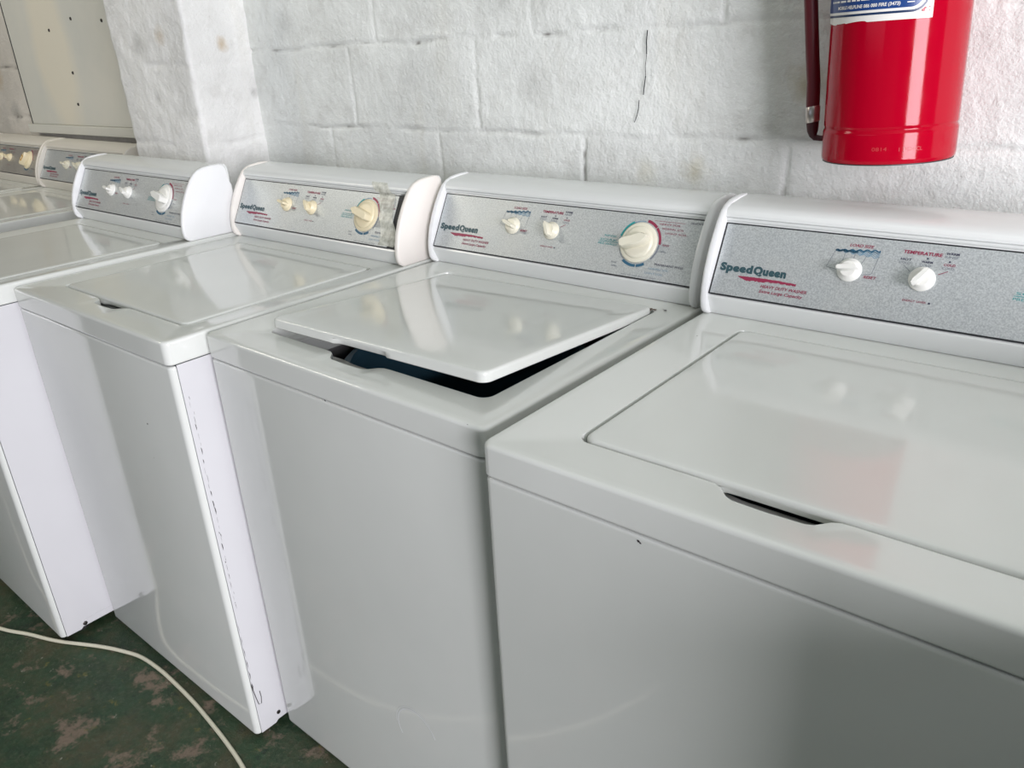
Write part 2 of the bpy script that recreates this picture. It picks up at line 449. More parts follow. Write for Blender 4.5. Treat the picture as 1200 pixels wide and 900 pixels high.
    put_text(mb, M_MAROON, 'RINSE', .5630, .0740, .0048, fit=.013)
    put_text(mb, M_GREYP, 'SPIN', .5620, .0605, .0048, fit=.010)
    put_text(mb, M_INK, 'PERMANENT PRESS', .5570, .0330, .0056, fit=.056)
    put_text(mb, M_BLUE_L, 'NORMAL SOIL', .5470, .0235, .0046, fit=.040)
    put_text(mb, M_BLUE_L, 'LIGHT SOIL', .5420, .0140, .0046, fit=.036)
    put_text(mb, M_INK, 'DELICATE', .6050, .1245, .0052, fit=.024)
    put_text(mb, M_TEAL, 'RINSE', .4400, .0800, .0046, fit=.026)
    strip(mb, M_TEAL, [(.4300, .0685), (.4720, .0690)], .0009)
    put_text(mb, M_TEAL, 'SOAK', .4320, .0710, .0050, fit=.038)
    put_text(mb, M_TEAL, 'PRE WASH', .4300, .0620, .0050, fit=.040)
    put_text(mb, M_GREYP, 'RINSE', .4680, .0260, .0046, fit=.012); put_text(mb, M_GREYP, 'SPIN', .4700, .0185, .0046, fit=.012)
    put_text(mb, M_GREYP, 'PUSH TO STOP  PULL TO START', .4950, .0045, .0036, fit=.072)
    return [(n, m.mesh(n, 0)) for n, m in out]

def knob_mesh(kind, m, ang):
    mb = MB(); ca, sa = math.cos(R_(ang)), math.sin(R_(ang))
    if kind == 'small':
        mb.lathe([(.0172, 0), (.0172, .0030), (.0160, .0044), (.0140, .0058), (.0128, .0100), (.0110, .0120)], 28, m)
        L, Wd, z0, z1 = .0290, .0085, .008, .0235
    else:
        mb.lathe([(.0365, 0), (.0365, .0035), (.0350, .0048), (.0300, .0050), (.0290, .0068), (.0270, .0085), (.0225, .0092)], 44, m)
        L, Wd, z0, z1 = .0560, .0200, .007, .0270
        mb.lathe([(.0022, .0090), (.0022, .0098)], 10, M_INK, lambda p: (p[0]+.0235*math.cos(R_(ang-70)), p[1]+.0235*math.sin(R_(ang-70)), p[2]-.002))
    # tapered grip bar with a pointed end
    out = []
    for f, z in ((1.0, z0), (.97, z0+(z1-z0)*.5), (.86, z1-.002), (.74, z1)):
        pr = [(-.5, -.28), (-.40, -.5), (.30, -.5), (.5, -.12), (.5, .12), (.30, .5), (-.40, .5), (-.5, .28)]
        out.append([((a*L*(1 if z < z1-.001 else .93))*ca-(b*Wd*f)*sa, (a*L*(1 if z < z1-.001 else .93))*sa+(b*Wd*f)*ca, z) for a, b in pr])
    mb.rings(out, m)
    return mb.mesh('knob', 42)

TM = Matrix(((1, 0, 0), (0, PD.y, PN.y), (0, PD.z, PN.z)))
def add_knob(name, parent, kp, kind, m, ang, label=None):
    o = link(name, cached(('knob', kind, m.name, ang), lambda: knob_mesh(kind, m, ang)), parent)
    o.matrix_local = Matrix.Translation(Vector(cp(kp[0], kp[1], .0020))) @ TM.to_4x4()
    if label: o['label'] = label
    return o

def washer(x, y, rz, dz, label, knobs, cap=M_CAP, hous=M_PLAST, panel=M_PANEL, marks={}, lid=None, ang=(200, 215, 205), tape=False, timer=True, key='a'):
    rt = empty('washing_machine', (x, y, 0), rz, label, 'washing machine', 'top loading washers in the row against the wall')
    L = lambda n, me: setz(link(n, me, rt))
    def setz(o): o.location.z = H0+dz; return o
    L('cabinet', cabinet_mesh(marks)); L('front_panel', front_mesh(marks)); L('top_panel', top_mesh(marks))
    d = L('lid', cached('lid', lid_mesh))
    if lid:
        tx, ty, lift = lid; piv = Vector(((OX0+OX1)/2, OY1-.006, -.012))
        d.matrix_local = Matrix.Translation(Vector((0, 0, H0+dz))+piv+Vector((0, 0, lift))) @ Matrix.Rotation(ty, 4, 'Y') @ Matrix.Rotation(tx, 4, 'X') @ Matrix.Translation(-piv)
    tb = MB(); cx, cyy = (OX0+OX1)/2, (OY0+OY1)/2
    tb.lathe([(.20, -.06), (.215, -.065), (.215, -.07), (.205, -.08), (.205, -.44), (.05, -.45), (.04, -.20), (.012, -.17)], 40, M_TUB, lambda p: (p[0]+cx, p[1]+cyy, p[2]), False, True)
    L('wash_tub', cached('tub', lambda: tb.mesh('wash_tub', 40)))
    for sx in (.045, W-.045):
        for sy in (.060, DEP-.05):
            fb = MB(); fb.lathe([(.020, 0), (.020, .006), (.008, .010), (.008, .045)], 18, M_RUBBER)
            f = link('foot', cached('foot', lambda: fb.mesh('foot', 40)), rt); f.location = (sx, sy, 0)
    L('console', cached(('h', hous.name), lambda: housing_mesh(hous)))
    for s in (0, 1): L('end_cap', cached(('c', s, cap.name), lambda: cap_mesh(s, cap)))
    pn = L('control_panel', cached(('p', panel.name, tape), lambda: panel_mesh(panel, 0.030 if tape else 0)))
    for n, fn in (('logo_lettering', logo_mesh), ('brush_stroke', stroke_mesh)):
        link(n, cached(n, fn), pn)
    for n, me in cached('legends', print_meshes): link(n, me, pn)
    add_knob('load_size_knob', pn, K1, 'small', knobs, ang[0])
    add_knob('temperature_knob', pn, K2, 'small', knobs, ang[1])
    if timer: add_knob('timer_knob', pn, K3, 'timer', knobs, ang[2])
    return rt, pn

# ------------------------------------------------------------------ room shell
def val_noise(X, Y, seed=0):
    rs = np.random.RandomState(seed); G = rs.rand(256, 256)
    xi = np.floor(X).astype(int); yi = np.floor(Y).astype(int); fx = X-xi; fy = Y-yi
    fx = fx*fx*(3-2*fx); fy = fy*fy*(3-2*fy); g = lambda a, b: G[a % 256, b % 256]
    return (g(xi, yi)*(1-fx)+g(xi+1, yi)*fx)*(1-fy)+(g(xi, yi+1)*(1-fx)+g(xi+1, yi+1)*fx)*fy
def fbm(X, Y, oct=4, seed=0):
    s = 0; a = .5
    for k in range(oct): s = s+a*(val_noise(X*2**k+17*k, Y*2**k+9*k, seed+k)-.5); a *= .55
    return s

def wall_paint(name, col, stains=(), strength=1.0, tint=(0.62, 0.60, 0.50)):
    m = mat(name, col, 0.62)
    c = N(m, 'ShaderNodeTexCoord').outputs['Object']
    f = noise_n(m, 3.2, 6, 0.62, vec=c)
    cc = ramp(m, f, [(0.38, tuple(v*.86 for v in col)), (0.60, col)])
    f2 = noise_n(m, 14.0, 6, 0.7, vec=c)
    cc = mixc(m, ramp(m, f2, [(0.50, (0, 0, 0)), (0.78, (.42,)*3)]), cc, (0.42, 0.41, 0.37))
    sep = N(m, 'ShaderNodeMapping'); sep.inputs['Scale'].default_value = (9, 9, 1.4); lk(m, c, sep.inputs[0])
    f4 = noise_n(m, 1.0, 5, 0.6, vec=sep.outputs[0])
    cc = mixc(m, ramp(m, f4, [(0.55, (0, 0, 0)), (0.75, (.28,)*3)]), cc, tint)
    for (px, py, pz), rad, scol, amt in stains:
        d = N(m, 'ShaderNodeVectorMath', operation='DISTANCE'); lk(m, c, d.inputs[0]); d.inputs[1].default_value = (px, py, pz)
        ns = noise_n(m, 30.0, 5, 0.7, vec=c)
        ad = N(m, 'ShaderNodeMath', operation='MULTIPLY_ADD'); lk(m, ns, ad.inputs[0]); ad.inputs[1].default_value = rad*1.6; lk(m, d.outputs['Value'], ad.inputs[2])
        mm = ramp(m, ad.outputs[0], [(rad*.9, (amt,)*3), (rad*2.0, (0, 0, 0))])
        cc = mixc(m, mm, cc, scol)
    at = N(m, 'ShaderNodeAttribute', attribute_name='dirt')
    cc = mixc(m, at.outputs['Fac'], cc, (0.16, 0.15, 0.135))
    lk(m, cc, bsdf(m).inputs['Base Color'])
    a = noise_n(m, 60.0, 5, 0.65, vec=c); b = noise_n(m, 190.0, 3, 0.6, vec=c)
    ad = N(m, 'ShaderNodeMath', operation='MULTIPLY_ADD'); lk(m, b, ad.inputs[0]); ad.inputs[1].default_value = .35; lk(m, a, ad.inputs[2])
    bump(m, ad.outputs[0], 0.55*strength, 0.006)
    return m
YW = 0.851
def wz(z): return z+H0
YEL = (0.50, 0.46, 0.30); GRY = (0.30, 0.30, 0.28); BRN = (0.45, 0.33, 0.18)
M_WALL = wall_paint('painted_block_wall', (0.81, 0.835, 0.80), [((.045, YW, wz(.335)), .035, YEL, .7), ((-.16, YW, wz(.18)), .03, YEL, .5), ((-.27, YW, wz(.17)), .03, YEL, .35), ((-.55, YW, wz(.34)), .05, GRY, .25), ((-1.38, YW, wz(.50)), .04, GRY, .3), ((-.62, YW, wz(.51)), .02, GRY, .35), ((-.92, YW, wz(.36)), .04, GRY, .22)])
M_PIL = wall_paint('painted_pilaster', (0.82, 0.825, 0.80), [((-1.67, .65, wz(.49)), .025, BRN, .5), ((-1.55, .76, wz(.46)), .02, BRN, .7), ((-1.75, .65, wz(.33)), .02, GRY, .4), ((-1.55, .84, wz(.33)), .018, GRY, .6), ((-1.80, .65, wz(.47)), .03, GRY, .45)])
M_RECESS = wall_paint('stained_block_wall', (0.66, 0.63, 0.57), [((-3.6, .93, wz(.40)), .06, BRN, .6), ((-3.5, .93, wz(.25)), .05, GRY, .6)], 1.2)

def structure(o): o['kind'] = 'structure'; return o
def smooth_grid(name, X, Yv, Z, m, back):
    """surface grid (rows over Z, columns over X) closed by a slab behind it"""
    nz, nx = X.shape
    v = np.stack([X, Yv, Z], -1).reshape(-1, 3).tolist()
    f = []
    for j in range(nz-1):
        for i in range(nx-1):
            a = j*nx+i; f.append((a, a+1, a+nx+1, a+nx))
    me = bpy.data.meshes.new(name); me.from_pydata(v, [], f); me.materials.append(m)
    me.polygons.foreach_set('use_smooth', [True]*len(f)); me.update()
    return me
def add_dirt(me, d):
    a = me.attributes.new('dirt', 'FLOAT', 'POINT'); a.data.foreach_set('value', d.ravel().astype(np.float32))
def block_relief(X, Z, seed, courses, joints, amp=1.0):
    wx = X+fbm(X*9, Z*9, 3, seed+40)*.016; wzz = Z+fbm(X*11, Z*11, 3, seed+60)*.014
    d = fbm(X*5, Z*5, 3, seed)*.006+fbm(X*28, Z*28, 3, seed+3)*.0022+fbm(X*110, Z*110, 2, seed+9)*.0011
    g = np.zeros_like(X)
    lump = np.clip(val_noise(X*16, Z*16, seed+5)*1.7-.35, 0.12, 1.2)
    for zc in courses: g = np.maximum(g, np.exp(-((wzz-zc)/.0050)**2)*lump)
    for xj, z0, z1, wdt, dep in joints:
        mk = (1/(1+np.exp(-(Z-z0)/.002)))*(1/(1+np.exp((Z-z1)/.002)))
        g = np.maximum(g, np.exp(-((wx-xj)/wdt)**2)*mk*dep*np.clip(lump+.25, .3, 1.2))
    ridge = np.zeros_like(X)
    for zc in courses: ridge = np.maximum(ridge, np.exp(-((wzz-zc-.012)/.007)**2)*np.clip(val_noise(X*22, Z*30, seed+7)*2-1, 0, 1))
    dirt = np.clip(g-.45, 0, 1)*np.clip(val_noise(X*45, Z*60, seed+11)*3.2-1.7, 0, 1)*1.6+np.clip(g-.3, 0, 1)*.25
    return d - g*.0058*amp + ridge*.003, np.clip(dirt, 0, 1)
def make_wall():
    xs = np.concatenate([np.arange(-1.60, 1.0, .0042), np.linspace(1.0, 3.6, 60)])
    zs = np.concatenate([np.linspace(0, H0+.05, 14), np.arange(H0+.055, H0+.75, .0042), np.linspace(H0+.76, 2.8, 60)])
    X, Z = np.meshgrid(xs, zs); Zl = Z-H0
    C = [.2375+.2*k for k in range(-6, 9)]
    J = []
    for k in range(-6, 9):
        z0, z1 = .2375+.2*k, .4375+.2*k
        if k == 0: lst = [-1.14, -.71, .16, .58]
        elif k == -1: lst = [-1.246, -.84, -.417, .02, .45, .9]
        elif k == 1: lst = [-1.03, -.55, -.12, .31, .75]
        else: lst = [-1.4+.43*i+(.2 if k % 2 else 0) for i in range(6)]
        for xj in lst: J.append((xj, z0, z1, .0055, .75))
        J += [(1.1+.43*i+(.2 if k % 2 else 0), z0, z1, .006, .8) for i in range(6)]
    D, dirt = block_relief(X, Zl, 3, C, J)
    me = smooth_grid('wall_back', X, YW - D, Z, M_WALL, None); add_dirt(me, dirt)
    return structure(link('wall_back', me))
make_wall()
def slab(name, c, d, m):
    mb = MB(); mb.box(c, d, m); return structure(mb.build(name, None, 0))
# crack beside the fire extinguisher's block: a real slit, drawn as a thin dark gap
mb = MB(); rnd = random.Random(2)
cr = [(-.2670, .4340), (-.2690, .4150), (-.2680, .392), (-.2705, .370), (-.2695, .352), (-.2725, .330), (-.2735, .318)]
for (a, b), (c, d) in zip(cr, cr[1:]):
    w_ = rnd.uniform(.0006, .0012)
    mb.poly([(a-w_, YW-.0052, wz(b)), (a+w_, YW-.0052, wz(b)), (c+w_, YW-.0052, wz(d)), (c-w_, YW-.0052, wz(d))], M_GASK)

# pilaster: grid-relief faces around a block column
def make_pilaster():
    x0, x1, yf = -1.945, -1.553, .650
    per = [(x0, .95), (x0, yf), (x1, yf), (x1, .90)]
    cols = []
    for (ax, ay), (bx, by) in zip(per, per[1:]):
        L = math.hypot(bx-ax, by-ay); n = max(2, int(L/.006))
        for i in range(n): cols.append((ax+(bx-ax)*i/n, ay+(by-ay)*i/n))
    cols.append(per[-1]); cols = np.array(cols)
    # round the two arrises and roughen them
    zs = np.concatenate([np.linspace(0, H0+.05, 10), np.arange(H0+.056, H0+.75, .006), np.linspace(H0+.76, 2.8, 50)])
    s = np.arange(len(cols))*.006
    S, Z = np.meshgrid(s, zs)
    X = np.tile(cols[:, 0], (len(zs), 1)); Y = np.tile(cols[:, 1], (len(zs), 1))
    Zl = Z-H0
    D = fbm(S*6, Zl*6, 3, 21)*.010+fbm(S*25, Zl*25, 3, 25)*.006+fbm(S*90, Zl*90, 2, 29)*.0015
    for zc in (.2, .41, .62): D = D-np.exp(-((Zl+fbm(S*9, Zl*9, 2, 31)*.02-zc)/.008)**2)*.005*np.clip(val_noise(S*14, Zl*14, 8)*2-.5, 0, 1)
    # edge wander shared by both faces
    wander = fbm(Zl*5+3, Zl*0+2, 4, 51)*.035
    cxm = (x0+x1)/2; 
    face_side = (Y > yf+1e-6)
    nx = np.where(X > cxm, 1.0, -1.0)
    r = .012
    de1 = np.hypot(X-x1, Y-yf); de0 = np.hypot(X-x0, Y-yf)
    rnd1 = np.clip(1-de1/r, 0, 1)**2*.004; rnd0 = np.clip(1-de0/r, 0, 1)**2*.004
    Xn = X+np.where(face_side, nx*D, 0)+nx*wander*np.where(face_side, np.exp(-(Y-yf)/.05), np.where(X > cxm, np.exp(-de1/.05), np.exp(-de0/.05)))-nx*(rnd1+rnd0)
    Yn = Y-np.where(face_side, 0, D)+(rnd1+rnd0)
    me = smooth_grid('wall_pilaster', Xn, Yn, Z, M_PIL, None)
    return structure(link('wall_pilaster', me))
make_pilaster()
for (a, b), (c, d) in zip([(-.2830, .308), (-.2842, .292), (-.2870, .280)], [(-.2842, .292), (-.2870, .280), (-.2930, .266)]):
    mb.poly([(a-.0010, YW-.0052, wz(b)), (a+.0010, YW-.0052, wz(b)), (c+.0008, YW-.0052, wz(d)), (c-.0010, YW-.0052, wz(d))], M_GASK)
mb.build('crack', bpy.data.objects['wall_back'], 0)

# recessed stretch of wall to the left of the pilaster
YR = 0.925
def make_recess():
    xs = np.concatenate([np.linspace(-6.0, -4.2, 60), np.arange(-4.19, -3.0, .008), np.linspace(-2.99, -1.7, 30)])
    zs = np.concatenate([np.linspace(0, H0+.05, 10), np.arange(H0+.058, H0+.9, .008), np.linspace(H0+.91, 2.8, 50)])
    X, Z = np.meshgrid(xs, zs); Zl = Z-H0
    J = [(-3.75+.0*k, .2+.2*k, .4+.2*k, .006, .8) for k in range(0, 6)]
    D, dirt = block_relief(X, Zl, 77, [.03+.2*k for k in range(-4, 9)], J, 1.2)
    me = smooth_grid('wall_recess', X, YR-D, Z, M_RECESS, None); add_dirt(me, dirt)
    return structure(link('wall_recess', me))
make_recess()

M_CEIL = wall_paint('ceiling_paint', (0.40, 0.42, 0.40)); M_ROOM = wall_paint('room_paint', (0.13, 0.15, 0.145))
M_BLOCKER = wall_paint('shade_blocker_paint', (0.30, 0.31, 0.30))  # for the added light-blocking wall
M_LEFTW = wall_paint('left_wall_paint', (0.30, 0.28, 0.24))
# floor
mf = mat('worn_green_floor_paint', (0.03, 0.07, 0.04), 0.55)
c = N(mf, 'ShaderNodeTexCoord').outputs['Object']
f1 = noise_n(mf, 5.0, 6, 0.65, vec=c)
cc = ramp(mf, f1, [(0.30, (0.006, 0.024, 0.012)), (0.46, (0.018, 0.044, 0.016)), (0.58, (0.060, 0.060, 0.028)), (0.72, (0.022, 0.040, 0.020))])
f7 = noise_n(mf, 75.0, 6, 0.8, vec=c)
cc = mixc(mf, ramp(mf, f7, [(0.50, (0, 0, 0)), (0.68, (.75,)*3)]), cc, (0.085, 0.105, 0.060))
f8 = noise_n(mf, 17.0, 6, 0.75, vec=c)
cc = mixc(mf, ramp(mf, f8, [(0.46, (0, 0, 0)), (0.62, (.7,)*3)]), cc, (0.018, 0.062, 0.026))
f2 = noise_n(mf, 11.0, 7, 0.72, vec=c)
cc = mixc(mf, ramp(mf, f2, [(0.545, (0, 0, 0)), (0.63, (.85,)*3)]), cc, (0.21, 0.155, 0.115))
f3 = noise_n(mf, 26.0, 5, 0.7, vec=c)
cc = mixc(mf, ramp(mf, f3, [(0.62, (0, 0, 0)), (0.70, (.6,)*3)]), cc, (0.20, 0.17, 0.03))
f5 = noise_n(mf, 48.0, 4, 0.7, vec=c)
cc = mixc(mf, ramp(mf, f5, [(0.66, (0, 0, 0)), (0.70, (.8,)*3)]), cc, (0.30, 0.30, 0.24))
f6 = noise_n(mf, 33.0, 5, 0.7, vec=c)
cc = mixc(mf, ramp(mf, f6, [(0.30, (.8,)*3), (0.42, (0, 0, 0))]), cc, (0.006, 0.014, 0.010))
lk(mf, cc, bsdf(mf).inputs['Base Color'])
lk(mf, ramp(mf, f2, [(0.4, (.38,)*3), (.7, (.8,)*3)]), bsdf(mf).inputs['Roughness'])
bump(mf, f7, 0.8, 0.006)
slab('floor', (-1.2, -1.75, -.05), (9.8, 5.6, .1), mf)
slab('ceiling', (-1.2, -1.75, 2.85), (9.8, 5.6, .1), M_CEIL)
slab('wall_left', (-6.05, -1.75, 1.4), (.1, 5.6, 2.8), M_LEFTW)
def wall_with_hole(name, plane, axis, span, hole, m):
    """axis 'x': wall in the plane x=plane spanning y; axis 'y': plane y=plane spanning x; hole (a0, a1, z0, z1)"""
    mb = MB(); s0, s1 = span; a0, a1, z0, z1 = hole
    for p0, p1, q0, q1 in ((s0, a0, 0, 2.8), (a1, s1, 0, 2.8), (a0, a1, 0, z0), (a0, a1, z1, 2.8)):
        if p1-p0 > 1e-4 and q1-q0 > 1e-4:
            c_, d_ = (p0+p1)/2, p1-p0
            if axis == 'x': mb.box((plane, c_, (q0+q1)/2), (.12, d_, q1-q0), m)
            else: mb.box((c_, plane, (q0+q1)/2), (d_, .12, q1-q0), m)
    return structure(mb.build(name, None, 0))
wall_with_hole('wall_right', 3.55, 'x', (-4.55, 1.0), (-2.75, -.95, 0.0, 2.4), M_ROOM)
wall_with_hole('wall_front', -4.5, 'y', (-6.1, 3.6), (-4.0, -.4, 1.2, 2.3), M_ROOM)

# added unseen low wall at the right, keeps door light off the nearest front
slab('wall_shade_blocker', (.82, .245, .505), (.10, 1.21, 1.01), M_BLOCKER)

# ------------------------------------------------------------------ washers, nearest first
rs = random.Random(11)
M1 = {'front': [(.372, -.008, .0012), (.366, -.009, .0009)], 'chip': [(.213, -.053, .0022), (.2155, -.0545, .0015)], 'top': [(.047, .450, .0012)]}
M2 = {'front': [(.207, -.003, .0014), (.2115, -.006, .0009), (.225, -.004, .0010), (.315, -.004, .0010), (.319, -.006, .0008), (.3275, -.004, .0012), (.333, -.006, .0008), (.622, -.002, .0014)],
      'rust': [(.583, .505, .004), (.588, .512, .005), (.580, .514, .0035)], 'top': [(.577, .500, .0030), (.582, .509, .0022), (.606, .518, .0030), (.601, .520, .0016)],
      'ring': [(.443, -.640, .046, .0022, .3, 3.7), (.443, -.640, .051, .0012, .8, 3.2)], 'chip': [(.326, -.0445, .0016)]}
M3 = {'side_chips': True, 'chip': [(.507, -.1895, .0022), (.497, -.265, .0010)], 'top': [(.602, .500, .0014), (.592, .497, .0012)]}
W1, P1 = washer(0, 0, R_(-.765), 0, 'white top loading washer nearest, below the fire extinguisher, lid closed', M_KW, marks=M1, ang=(8, -125, 180))
W2, P2 = washer(-.6798, .059, R_(-1.519), -.0098, 'white top loading washer whose lid sits raised and askew over its opening', M_KC, marks=M2, lid=(R_(-3.55), R_(-1.25), .0005), ang=(160, 120, 20))
W3, P3 = washer(-1.3412, .0032, R_(-1.09), -.0093, 'white washer with yellowed knobs and clear tape across the control panel, cream end caps', M_KY, cap=M_CREAM, marks=M3, ang=(170, 130, 165), tape=True)
W4, P4 = washer(-1.9972, -.1095, R_(-1.2476), -.0002, 'white washer standing furthest forward, console in front of the pilaster', M_KW, ang=(170, 150, 165))
W5, P5 = washer(-2.9500, .1770, R_(-1.5), -.0150, 'white washer behind the forward one, cream knobs, console under the grey board', M_KC, cap=M_AGED, hous=M_AGED, ang=(170, 150, 165))
W6, P6 = washer(-3.6150, .2000, R_(-1.5), -.0150, 'farthest washer at the left edge, dull brownish control panel, square yellow timer knob', M_KY, cap=M_AGED, hous=M_AGED, panel=M_PANEL_AGED, ang=(170, 150, 60))
W5.scale.x = 1.07

# orange square on the farthest timer knob
for ch in P6.children:
    if ch.name.startswith('timer_knob'):
        mb = MB(); mb.box((0, 0, .0275), (.022, .016, .0015), M_ORANGE, None, R_(60)); mb.box((0, 0, .0284), (.013, .009, .0006), M_KY, None, R_(60))
        mb.build('knob_insert', ch, 0)
# screw and stamped tab on the side of the forward washer
mb = MB(); T = lambda p: (W-.001+p[2], .062+p[0], H0-.879+p[1])
mb.lathe([(.0055, 0), (.0055, .0015), (.004, .0026), (.001, .0028)], 16, M_SCREW, T); mb.box((0, 0, .003), (.007, .0012, .0006), M_GASK, T)
o = mb.build('screw', W4); o['label'] = 'dark screw near the bottom edge'
mb = MB()
for yy, z0, z1 in ((.052, -.884, -.866), ):
    pass
mb.box((W-.0006, .30, H0-.8675), (.0012, .47, .0012), M_ENAM_SIDE); mb.box((W-.0006, .058, H0-.8735), (.0012, .0012, .012), M_ENAM_SIDE)
mb.build('stamped_ledge', W4, 0)
# screw tab at the back of the third washer's visible side
mb = MB(); T = lambda p: (W-.001+p[2], .060+p[0], H0-.0093-.868+p[1])
mb.lathe([(.0045, 0), (.0045, .0015), (.001, .0022)], 14, M_SCREW, T); mb.build('screw', W3)

# clear packing tape over the right end of the third washer's panel
mt = mat('clear_yellowed_tape', (0.72, 0.72, 0.62), 0.30); bsdf(mt).inputs['Alpha'].default_value = 0.42
f = noise_n(mt, 60.0, 4); lk(mt, ramp(mt, f, [(.35, (.55, .55, .45)), (.7, (.85, .86, .78))]), bsdf(mt).inputs['Base Color'])
lk(mt, ramp(mt, f, [(.3, (.45,)*3), (.7, (.80,)*3)]), bsdf(mt).inputs['Alpha']); bump(mt, f, .25, .002)
mb = MB(); left = []; rgt = []
n = 26
for i in range(n+1):
    t = i/n; v = .165-.160*t
    cu = .545+.058*(1-(1-t)**1.8)+.006*math.sin(t*9); wd = .042+.004*math.sin(t*7+1)
    h = .0040+.0008*math.sin(t*23)
    def tpt(u, v, h):      # follows the panel, then the lip and the rounded top of the console
        if v <= .139: return cp(u, v, h)
        k = (v-.139)/.026; path = [cp(u, .139, h), (u, .5985, .1440), (u, .5962, .1530), (u, .5985, .1605), (u, .6040, .1660)]
        q = min(k, .999)*4; i0 = int(q); return tuple(Vector(path[i0]).lerp(Vector(path[i0+1]), q-i0))
    left.append(tpt(cu-wd/2-.006, v, h)); rgt.append(tpt(cu+wd/2, v, h))
rows = [[tuple(Vector(a).lerp(Vector(b), s/6)+PN*(.0008*math.sin(s*2.1+i))) for s in range(7)] for i, (a, b) in enumerate(zip(left, rgt))]
base = [mb.add(r) for r in rows]
for a, b in zip(base, base[1:]): mb.bridge(a, b, 7, mt, False)
tp = mb.build('tape', P3, 60); tp['label'] = 'wrinkled clear tape stuck over the panel'
# slit on the top of the second washer's console and small mark
mb = MB(); mb.box((.062, .680, H0-.0098+.1719), (.036, .005, .0006), M_GREYP); mb.build('vent_slot', W2, 0)

# ------------------------------------------------------------------ board on the recessed wall
mbd = mat('grey_board_paint', (0.55, 0.55, 0.50), 0.42)
c = N(mbd, 'ShaderNodeTexCoord').outputs['Object']
f = noise_n(mbd, 2.2, 5, .6, vec=c); cc = ramp(mbd, f, [(.35, (.58, .59, .54)), (.7, (.66, .65, .58))])
d = N(mbd, 'ShaderNodeVectorMath', operation='DISTANCE'); mp = N(mbd, 'ShaderNodeMapping'); mp.inputs['Scale'].default_value = (1.6, 1, .85); lk(mbd, c, mp.inputs[0])
lk(mbd, mp.outputs[0], d.inputs[0]); d.inputs[1].default_value = (.36*1.6, 0, .26*.85)
ns = noise_n(mbd, 7.0, 4, .6, vec=c); ad = N(mbd, 'ShaderNodeMath', operation='MULTIPLY_ADD'); lk(mbd, ns, ad.inputs[0]); ad.inputs[1].default_value = .10; lk(mbd, d.outputs['Value'], ad.inputs[2])
cc = mixc(mbd, ramp(mbd, ad.outputs[0], [(.24, (.85,)*3), (.36, (0, 0, 0))]), cc, (.72, .68, .56))
lk(mbd, cc, bsdf(mbd).inputs['Base Color'])
bd = empty('wall_board', (-3.30, YR-.012, H0+.205), 0, 'smooth grey beige board screwed to the wall left of the pilaster, yellowed patch', 'board')
mb = MB(); mb.box((.66, 0, .75), (1.32, .018, 1.5), mbd); mb.build('panel_sheet', bd, 0, bevel=.002).data.transform(Matrix.Identity(4))
for (x, z) in ((-2.72, .585), (-2.49, .567), (-2.92, .555), (-2.81, .40), (-2.83, .285)):
    mb = MB(); mb.lathe([(.006, 0), (.005, .003), (.001, .0035)], 12, M_SCREW, lambda p: (p[0]+x+3.30, -.009-p[2], p[1]+z-.205)); mb.build('screw', bd)
gp = MB(); gp.box((-3.3045, YR-.0105, H0+.95), (.007, .021, 1.56), M_GASK); gp.build('seam', bpy.data.objects['wall_recess'], 0)
rail = MB(); rail.box((-2.62, YR-.020, H0+.187), (1.40, .034, .035), mbd)
o = rail.build('wall_rail', None, 0, bevel=.003); tag(o, 'beige horizontal rail along the wall under the grey board', 'rail')

# ------------------------------------------------------------------ fire extinguisher
M_RED = mat('red_gloss_paint', (0.38, 0.0005, 0.014), 0.2, spec=.22)
f = noise_n(M_RED, 25, 4); lk(M_RED, ramp(M_RED, f, [(.4, (.09,)*3), (.8, (.15,)*3)]), bsdf(M_RED).inputs['Roughness']); bump(M_RED, noise_n(M_RED, 14, 2), .02, .003)
M_HOSE = mat('dark_red_hose', (0.10, 0.004, 0.010), 0.45); M_HOSE_D = mat('black_red_rubber', (0.05, 0.004, 0.008), .5)
M_ALU = mat('crimped_metal', (0.55, 0.50, 0.47), .3, .9)
M_LBLUE = mat('label_blue', (0.010, 0.050, 0.20), .3); M_LWHITE = mat('label_white', (0.78, 0.76, 0.72), .35); M_LINE = mat('label_dark_line', (.008, .03, .09), .35)
EXC = Vector((.2155, .742, H0+.2340))
ex = empty('fire_extinguisher', EXC, 0, 'red fire extinguisher with blue and white label hanging on the block wall', 'fire extinguisher')
ex.rotation_euler = (0, R_(-2.3), 0)
RB = .0935
mb = MB()
prof = [(.080, .006), (.088, .001), (.0915, 0), (.0938, .002), (.0945, .006), (.0945, .008), (.0945, .041), (.0945, .043), (.0938, .0455), (.0925, .0475), (.0925, .0500), (RB, .052), (RB, .054), (RB, .056), (RB, .44), (RB, .455), (RB, .46)]
for i in range(1, 9):
    a = PI/2*i/8; prof.append((.022+(RB-.022)*math.cos(a), .46+.075*math.sin(a)))
prof += [(.022, .55)]
mb.lathe(prof, 96, M_RED); mb.build('cylinder', ex, 40)
mb = MB(); mb.lathe([(.0895, -.0006), (.0925, -.0010), (.0925, .0006)], 64, M_GASK, None, False, False); mb.build('base_rim', ex)
mb = MB(); mb.lathe([(.024, .548), (.024, .575), (.018, .578), (.018, .60)], 24, M_ALU); mb.box((0, -.02, .60), (.03, .10, .02), M_ALU); mb.build('valve', ex, 40)
for zz, tl in ((.615, .10), (.645, .12)):
    hb = MB(); hb.box((0, -.05, zz), (.022, tl, .004), M_GASK); hb.build('lever', ex, 0, bevel=.001)
def on_cyl(az, z, r): return (r*math.sin(az), -r*math.cos(az), z)     # az from the front (-y) toward +x
